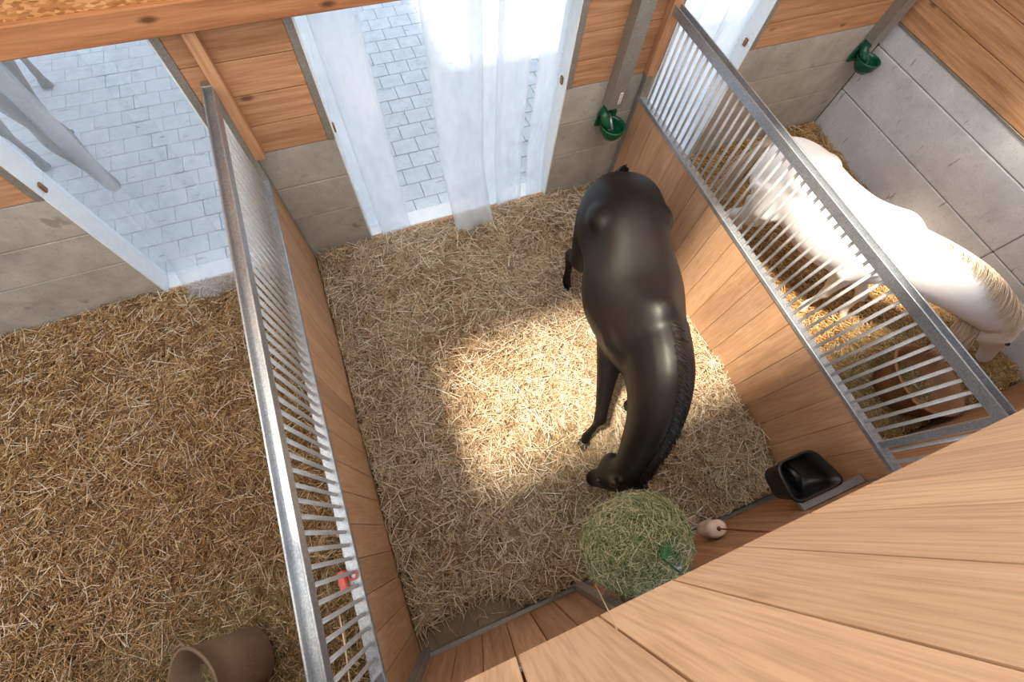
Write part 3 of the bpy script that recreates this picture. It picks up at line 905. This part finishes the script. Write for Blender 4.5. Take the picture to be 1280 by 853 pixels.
# dark horse, head lowered behind the hay net
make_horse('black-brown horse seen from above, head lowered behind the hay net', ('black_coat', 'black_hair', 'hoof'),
    [(2.79, 2.95), (2.62, 2.5), (2.47, 2.0), (2.36, 1.55), (2.26, 1.15)], 1.06,
    [((2.40, 1.58, 1.24), 0.25, 0.37), ((2.31, 1.32, 1.24), 0.235, 0.355), ((2.23, 1.12, 1.17), 0.205, 0.29), ((2.14, 0.98, 1.07), 0.170, 0.25), ((2.03, 0.86, 0.97), 0.140, 0.21), ((1.93, 0.77, 0.89), 0.115, 0.17), ((1.86, 0.73, 0.82), 0.095, 0.13)],
    (1.84, 0.71, 0.84), (1.80, 0.80, 0.15), (0.42, 0.9, 0.0),
    [('F', -1, [(2.05, 1.35, 0.75), (2.00, 1.22, 0.50), (1.915, 1.16, 0.20), (1.89, 1.125, 0.11)]),
     ('F', 1, [(2.45, 1.35, 0.75), (2.42, 1.28, 0.50), (2.42, 1.30, 0.20), (2.42, 1.26, 0.11)]),
     ('H', -1, [(2.42, 2.62, 0.76), (2.42, 2.82, 0.58), (2.41, 2.74, 0.22), (2.41, 2.68, 0.11)]),
     ('H', 1, [(2.84, 2.40, 0.76), (2.80, 2.50, 0.58), (2.72, 2.30, 0.22), (2.70, 2.24, 0.11)])],
    1, 0.15, (-0.2, 0.12, 0.0), 0.75, wide=1.17, mane_n=30, mane_r=0.005, mane_out=0.55)

# white horse behind the grille, heading for the far corner
make_horse('white horse standing behind the grille in the right stall', ('white_coat', 'white_hair', 'hoof_pale'),
    [(4.44, 2.92), (4.52, 2.5), (4.64, 2.1), (4.84, 1.7), (5.06, 1.36)], 1.0,
    [((4.92, 1.58, 1.16), 0.19, 0.32), ((5.08, 1.36, 1.17), 0.165, 0.31), ((5.27, 1.16, 1.14), 0.145, 0.28), ((5.45, 0.98, 1.07), 0.125, 0.24), ((5.62, 0.82, 0.98), 0.11, 0.20), ((5.76, 0.68, 0.89), 0.095, 0.15)],
    (5.80, 0.64, 0.92), (6.02, 0.42, 0.38), (-0.6, 0.5, -0.4),
    [('F', -1, [(4.82, 1.62, 0.72), (4.80, 1.60, 0.47), (4.80, 1.62, 0.20), (4.80, 1.60, 0.11)]),
     ('F', 1, [(5.12, 1.52, 0.72), (5.16, 1.44, 0.47), (5.18, 1.42, 0.20), (5.20, 1.38, 0.11)]),
     ('H', -1, [(4.36, 2.58, 0.72), (4.32, 2.76, 0.55), (4.34, 2.70, 0.20), (4.36, 2.64, 0.11)]),
     ('H', 1, [(4.68, 2.66, 0.72), (4.66, 2.86, 0.55), (4.68, 2.80, 0.20), (4.70, 2.74, 0.11)])],
    -1, lambda q: 0.09 + 0.5 * max(0.0, q - 0.2), (-0.15, 0.3, 0.0), 0.80, mane_n=22, mane_r=0.004, mane_out=0.9)

# grey horse out in the yard, nose down by the left curtain
make_horse('grey-brown horse outside behind the left strip curtain, nose near the paving', ('grey_coat', 'grey_hair', 'hoof'),
    [(-2.86, 7.90), (-2.72, 7.45), (-2.60, 7.0), (-2.48, 6.55), (-2.38, 6.15)], 1.05,
    [((-2.47, 6.60, 1.20), 0.22, 0.34), ((-2.40, 6.36, 1.12), 0.20, 0.31), ((-2.32, 6.18, 1.00), 0.175, 0.27), ((-2.24, 6.06, 0.90), 0.155, 0.23), ((-2.17, 5.97, 0.80), 0.135, 0.19), ((-2.12, 5.91, 0.72), 0.115, 0.15)],
    (-2.11, 5.90, 0.74), (-1.82, 5.46, 0.12), (-0.5, 0.5, -0.4),
    [('F', 1, [(-2.30, 6.55, 0.72), (-2.30, 6.44, 0.46), (-2.31, 6.42, 0.14), (-2.30, 6.38, 0.05)]),
     ('F', -1, [(-2.66, 6.40, 0.72), (-2.66, 6.24, 0.46), (-2.62, 6.20, 0.14), (-2.61, 6.16, 0.05)]),
     ('H', 1, [(-2.62, 7.48, 0.72), (-2.62, 7.68, 0.55), (-2.61, 7.62, 0.15), (-2.59, 7.56, 0.05)]),
     ('H', -1, [(-2.96, 7.36, 0.72), (-2.98, 7.56, 0.55), (-2.97, 7.50, 0.15), (-2.95, 7.44, 0.05)])],
    1, 0.18, (-0.1, 0.4, 0.0), 0.75)

# ================================================================== THINGS IN THE STALLS
# ---- hay net
hn = tag(empty('hay_net', (1.632, 0.335, 1.18)), 'round hay net stuffed with green hay hanging at the stall front', 'hay net')
hn.scale = (0.95, 0.95, 0.95)
rr = []
for i in range(1, 20):
    a = math.pi * i / 20
    rr.append([Vector((0.335 * math.sin(a) * math.cos(b) * (1 + 0.03 * math.sin(3 * b + i)), 0.285 * math.sin(a) * math.sin(b), 0.33 * math.cos(a))) for b in [2 * math.pi * k / 28 for k in range(28)]])
obj('hay_ball', MB().loft(rr), 'hay_core', hn, smooth=True)
n = 7500
dv = RNG.normal(0, 1, (n, 3)); dv /= np.linalg.norm(dv, axis=1)[:, None]
P = dv * np.array([0.345, 0.292, 0.34]) * (RNG.uniform(0.96, 1.05, n) * (1 + 0.03 * np.sin(7 * dv[:, 0] + 3) * np.sin(6 * dv[:, 2]) + 0.02 * np.sin(13 * dv[:, 1] + 9 * dv[:, 0])))[:, None]
tg = np.cross(dv, RNG.normal(0, 1, (n, 3))); tg /= np.linalg.norm(tg, axis=1)[:, None]
tg = tg + dv * RNG.normal(0, 0.20, n)[:, None]
az = np.arctan2(tg[:, 1], tg[:, 0]); tl = np.arcsin(np.clip(tg[:, 2] / np.linalg.norm(tg, axis=1), -1, 1))
o = strands('hay_stalks', P, az, tl, RNG.uniform(0.05, 0.18, n), RNG.uniform(0.0012, 0.0030, n), RNG.normal(0, 0.012, n), 'hay_green', hn); o['kind'] = 'stuff'
m_ = 420
dv = RNG.normal(0, 1, (m_, 3)); dv /= np.linalg.norm(dv, axis=1)[:, None]
tg = dv + RNG.normal(0, 0.6, (m_, 3)); tg /= np.linalg.norm(tg, axis=1)[:, None]
o = strands('loose_hay', dv * np.array([0.355, 0.30, 0.35]), np.arctan2(tg[:, 1], tg[:, 0]), np.arcsin(np.clip(tg[:, 2], -1, 1)), RNG.uniform(0.06, 0.14, m_), RNG.uniform(0.001, 0.002, m_), RNG.normal(0, 0.01, m_), 'hay_green', hn); o['kind'] = 'stuff'
net = MB()
for k in range(14):
    b0 = 2 * math.pi * k / 14
    for s in (1, -1):
        pts = []
        for i in range(21):
            a = 0.12 + (math.pi - 0.3) * i / 20; b = b0 + s * a * 0.55
            pts.append((0.343 * math.sin(a) * math.cos(b), 0.292 * math.sin(a) * math.sin(b), 0.338 * math.cos(a)))
        net.tube(pts, 0.0028, 4, False)
o = obj('net_mesh', net, 'net_cord', hn, smooth=True)
tuft = MB()
for k in range(26):
    a = random.uniform(0, 6.28); q = random.uniform(0.05, 0.16)
    tuft.tube([(0.0, -0.08, 0.38), (0.05 + q * 0.4 * math.cos(a), -0.06 + q * 0.4 * math.sin(a), 0.35), (0.06 + q * math.cos(a), -0.05 + q * math.sin(a), 0.33 - q * 0.4)], 0.0035, 4, False)
obj('drawcord_tuft', tuft, 'net_cord', hn, smooth=True)
obj('hanging_cord', MB().tube([(0.0, -0.08, 0.37), (0.0, -0.17, 0.62), (0.0, -0.25, 0.95)], 0.006, 6), 'net_cord', hn, smooth=True)
hk = MB()
hk.tube([(0.02 + 0.022 * math.cos(a), -0.13, 0.47 + 0.045 * math.sin(a)) for a in [2 * math.pi * k / 16 for k in range(17)]], 0.005, 6, False)
obj('snap_hook', hk, 'galv', hn, smooth=True)

# ---- salt lick on a cord
sl = tag(empty('salt_lick', (2.42, 0.12, 0.6)), 'pinkish white salt lick on a cord beside the hay net', 'salt lick')
rr = []
for z, r in ((-0.12, 0.06), (-0.115, 0.075), (-0.06, 0.086), (0.0, 0.080), (0.06, 0.086), (0.10, 0.074), (0.11, 0.05)):
    rr.append([Vector((r * math.cos(a) * (1 + 0.06 * math.sin(2 * a)), 0.75 * r * math.sin(a), z)) for a in [2 * math.pi * k / 18 for k in range(18)]])
obj('salt_stone', MB().loft(rr), 'salt', sl, smooth=True)
obj('cord', MB().tube([(0, 0, -0.12), (0.0, 0, 0.12), (0.01, -0.02, 0.5), (0.02, -0.035, 1.0)], 0.006, 6), 'rope', sl, smooth=True)
obj('knot', MB().tube([(0, 0, 0.10), (0, 0, 0.112), (0, 0, 0.135)], [0.016, 0.018, 0.006], 8), 'rope', sl, smooth=True)

# ---- feed trough in the corner
def rpoly(pts, r, n=6):
    out = []; m = len(pts)
    for i in range(m):
        p = Vector(pts[i]); a = Vector(pts[i - 1]); b = Vector(pts[(i + 1) % m])
        u = (a - p).normalized(); w = (b - p).normalized(); q = min(r, 0.45 * (a - p).length, 0.45 * (b - p).length)
        s, e = p + u * q, p + w * q
        for k in range(n + 1):
            t = k / n; out.append(s * (1 - t) ** 2 + p * 2 * t * (1 - t) + e * t * t)
    return out
ft = tag(empty('feed_trough', (3.10, 0.255, 0.82)), 'black plastic feed trough fixed in the front corner', 'feed trough')
outl = rpoly([(-0.225, -0.145), (0.23, -0.145), (0.13, 0.145), (-0.205, 0.145)], 0.085)
def sc(f, z, dx=0.0): return [Vector((p.x * f + dx, p.y * f, z)) for p in outl]
obj('bowl', MB().loft([sc(0.70, -0.03, -0.03), sc(0.80, 0.0, -0.02), sc(0.97, 0.20), sc(1.04, 0.205), sc(1.04, 0.225), sc(0.94, 0.225), sc(0.86, 0.14, -0.015), sc(0.74, 0.05, -0.02), sc(0.55, 0.03, -0.03)]), 'black_plastic', ft, smooth=True)
obj('inner_ridge', MB().tube([(-0.02, -0.10, 0.05), (-0.02, 0.0, 0.10), (-0.03, 0.10, 0.06)], [0.02, 0.035, 0.02], 10), 'black_plastic', ft, smooth=True)
obj('support_rail', MB().box(-0.18, 0.385, -0.205, -0.15, 0.17, 0.205, 0.004), 'galv', ft)

# ---- drinkers with their pipe covers
def drinker(x, y, z, label, cover_label, sticker):
    d = tag(empty('drinker', (x, y, z)), label, 'drinker', 'green drinkers')
    rr = []
    for zz, r in ((-0.10, 0.03), (-0.09, 0.07), (-0.03, 0.112), (0.03, 0.125), (0.045, 0.128), (0.045, 0.112), (0.02, 0.105), (-0.03, 0.09), (-0.07, 0.04)):
        rr.append([Vector((r * math.cos(a), r * 1.12 * math.sin(a) - 0.03, zz)) for a in [2 * math.pi * k / 24 for k in range(24)]])
    obj('bowl', MB().loft(rr), 'green_iron', d, smooth=True)
    bk = MB(); bk.loft([[Vector((px * s, 0.10 + yy, pz)) for px, pz in ((-0.11, -0.06), (0.11, -0.06), (0.10, 0.08), (0.05, 0.17), (-0.05, 0.17), (-0.10, 0.08))] for yy, s in ((0.0, 0.96), (0.0, 1.0), (0.025, 1.0))])
    obj('back_plate', bk, 'green_iron', d)
    vb = MB().tube([(-0.07, 0.08, 0.16), (-0.075, 0.04, 0.10), (-0.07, 0.0, 0.055), (-0.05, -0.05, 0.02)], [0.03, 0.045, 0.04, 0.02], 12)
    obj('valve_body', vb, 'green_iron', d, smooth=True)
    obj('valve_tongue', MB().tube([(0.0, 0.08, 0.09), (0.0, 0.02, 0.05), (0.0, -0.04, -0.01)], [0.012, 0.014, 0.02], 8), 'galv', d, smooth=True)
    c = tag(empty('pipe_cover', (x, y + 0.10, z + 0.185)), cover_label, 'pipe cover', 'pipe covers')
    m = MB(); m.box(-0.075, -0.066, -0.075, 0.035, 0.0, 1.2); m.box(0.066, 0.075, -0.075, 0.035, 0.0, 1.2); m.box(-0.075, 0.075, -0.082, -0.073, 0.0, 1.2)
    obj('channel', m, 'zinc', c)
    obj('water_pipe', MB().tube([(0, -0.02, 0.0), (0, -0.02, 1.2)], 0.014, 10), 'galv', c, smooth=True)
    if sticker:
        st = obj('sticker', MB().box(0.01, 0.042, -0.0845, -0.0825, 0.05, 0.17), 'sticker', c)
        for k in range(5):
            obj('sticker_mark', MB().box(0.015 + 0.003 * (k % 2), 0.036, -0.0855, -0.0846, 0.06 + k * 0.021, 0.066 + k * 0.021), 'black_plastic', st)
    return d
drinker(3.20, 3.81, 1.08, 'green cast bowl drinker behind the dark horse', 'steel pipe cover above the drinker behind the dark horse', True)
drinker(6.44, 3.81, 1.16, 'green cast bowl drinker in the white horse corner', 'steel pipe cover above the drinker in the far right corner', False)

# ---- rubber tubs
def tub(loc, rot, R, H, mat, label):
    t = tag(empty('rubber_tub', loc), label, 'tub'); t.rotation_euler = rot
    def rg(r, z, wob=0.0): return [Vector((r * math.cos(a) * (1 + wob * math.cos(2 * a)), r * math.sin(a) * (1 - wob * math.cos(2 * a)), z)) for a in [2 * math.pi * k / 40 for k in range(40)]]
    m = MB().loft([rg(R * 0.70, 0.0), rg(R * 0.76, 0.015), rg(R * 0.93, H * 0.7, 0.02), rg(R, H * 0.98, 0.05), rg(R * 1.05, H, 0.05), rg(R * 1.05, H + 0.012, 0.05), rg(R * 0.97, H + 0.012, 0.05), rg(R * 0.90, H * 0.7, 0.02), rg(R * 0.72, 0.04), rg(R * 0.4, 0.03)])
    obj('shell', m, mat, t, smooth=True)
    for s in (1, -1):
        obj('handle', MB().tube([(s * R * 1.03, -0.06, H), (s * (R * 1.03 + 0.035), -0.05, H + 0.01), (s * (R * 1.03 + 0.035), 0.05, H + 0.01), (s * R * 1.03, 0.06, H)], 0.011, 6), mat, t, smooth=True)
    return t
t1 = tub((-1.10, 0.56, 0.16), (0, 0, 0), 0.27, 0.44, 'tub', 'taupe rubber tub tipped over in the left stall')
n = 1500
a_ = RNG.uniform(0, 6.283, n); q_ = np.sqrt(RNG.uniform(0, 1, n)) * 0.20
o = strands('tub_hay', np.stack([q_ * np.cos(a_), q_ * np.sin(a_), 0.22 + RNG.uniform(-0.03, 0.05, n)], -1), RNG.uniform(0, 6.283, n), RNG.normal(0, 0.3, n), RNG.uniform(0.05, 0.16, n), RNG.uniform(0.001, 0.0024, n), RNG.normal(0, 0.01, n), 'hay', t1); o['kind'] = 'stuff'
t1.rotation_euler = Vector((-0.55, -0.10, 0.80)).to_track_quat('Z', 'Y').to_euler()
tub((5.22, 0.46, 0.07), (math.radians(4), math.radians(8), 0.4), 0.36, 0.34, 'tub_brown', 'brown rubber tub behind the grille in the right stall')

# ---- red clip on the left partition rail
rc = tag(empty('red_clip', (-0.03, 0.80, ZR + 0.05)), 'red plastic clip on the lower rail of the left partition', 'clip')
obj('clip_body', MB().box(-0.075, -0.035, -0.05, 0.05, -0.01, 0.05, 0.006), 'red', rc)
obj('clip_ring', MB().tube([(-0.003 + 0.022 * math.cos(a), 0.005 + 0.022 * math.sin(a), 0.012) for a in [2 * math.pi * k / 14 for k in range(15)]], 0.006, 6, False), 'red', rc, smooth=True)
obj('clip_strap', MB().tube([(-0.05, -0.03, 0.045), (-0.02, -0.055, 0.03), (0.0, -0.03, 0.02)], 0.004, 5), 'galv', rc, smooth=True)

# ---- loose stalks caught on the woodwork
def stalk(pts, label, r=0.0022):
    o = obj('straw_stalk', MB().tube(pts, [r, r * 1.1, r * 0.8] if len(pts) == 3 else r, 5), 'straw_mid', None, smooth=True)
    return tag(o, label, 'straw stalk')
c0 = Vector((0.7196, 0.7718, 4.2332))
stalk([(1.0253, 0.4740, 2.5883), (0.9743, 0.4740, 2.8903), (0.9345, 0.4740, 3.1164)], 'single pale straw stalk caught in the parapet edge', 0.0016)
stalk([(-0.0300, 0.6619, 1.7006), (-0.0300, 0.5312, 1.7119), (-0.0300, 0.3868, 1.7544)], 'long pale straw stalk caught between the left grille bars', 0.004)
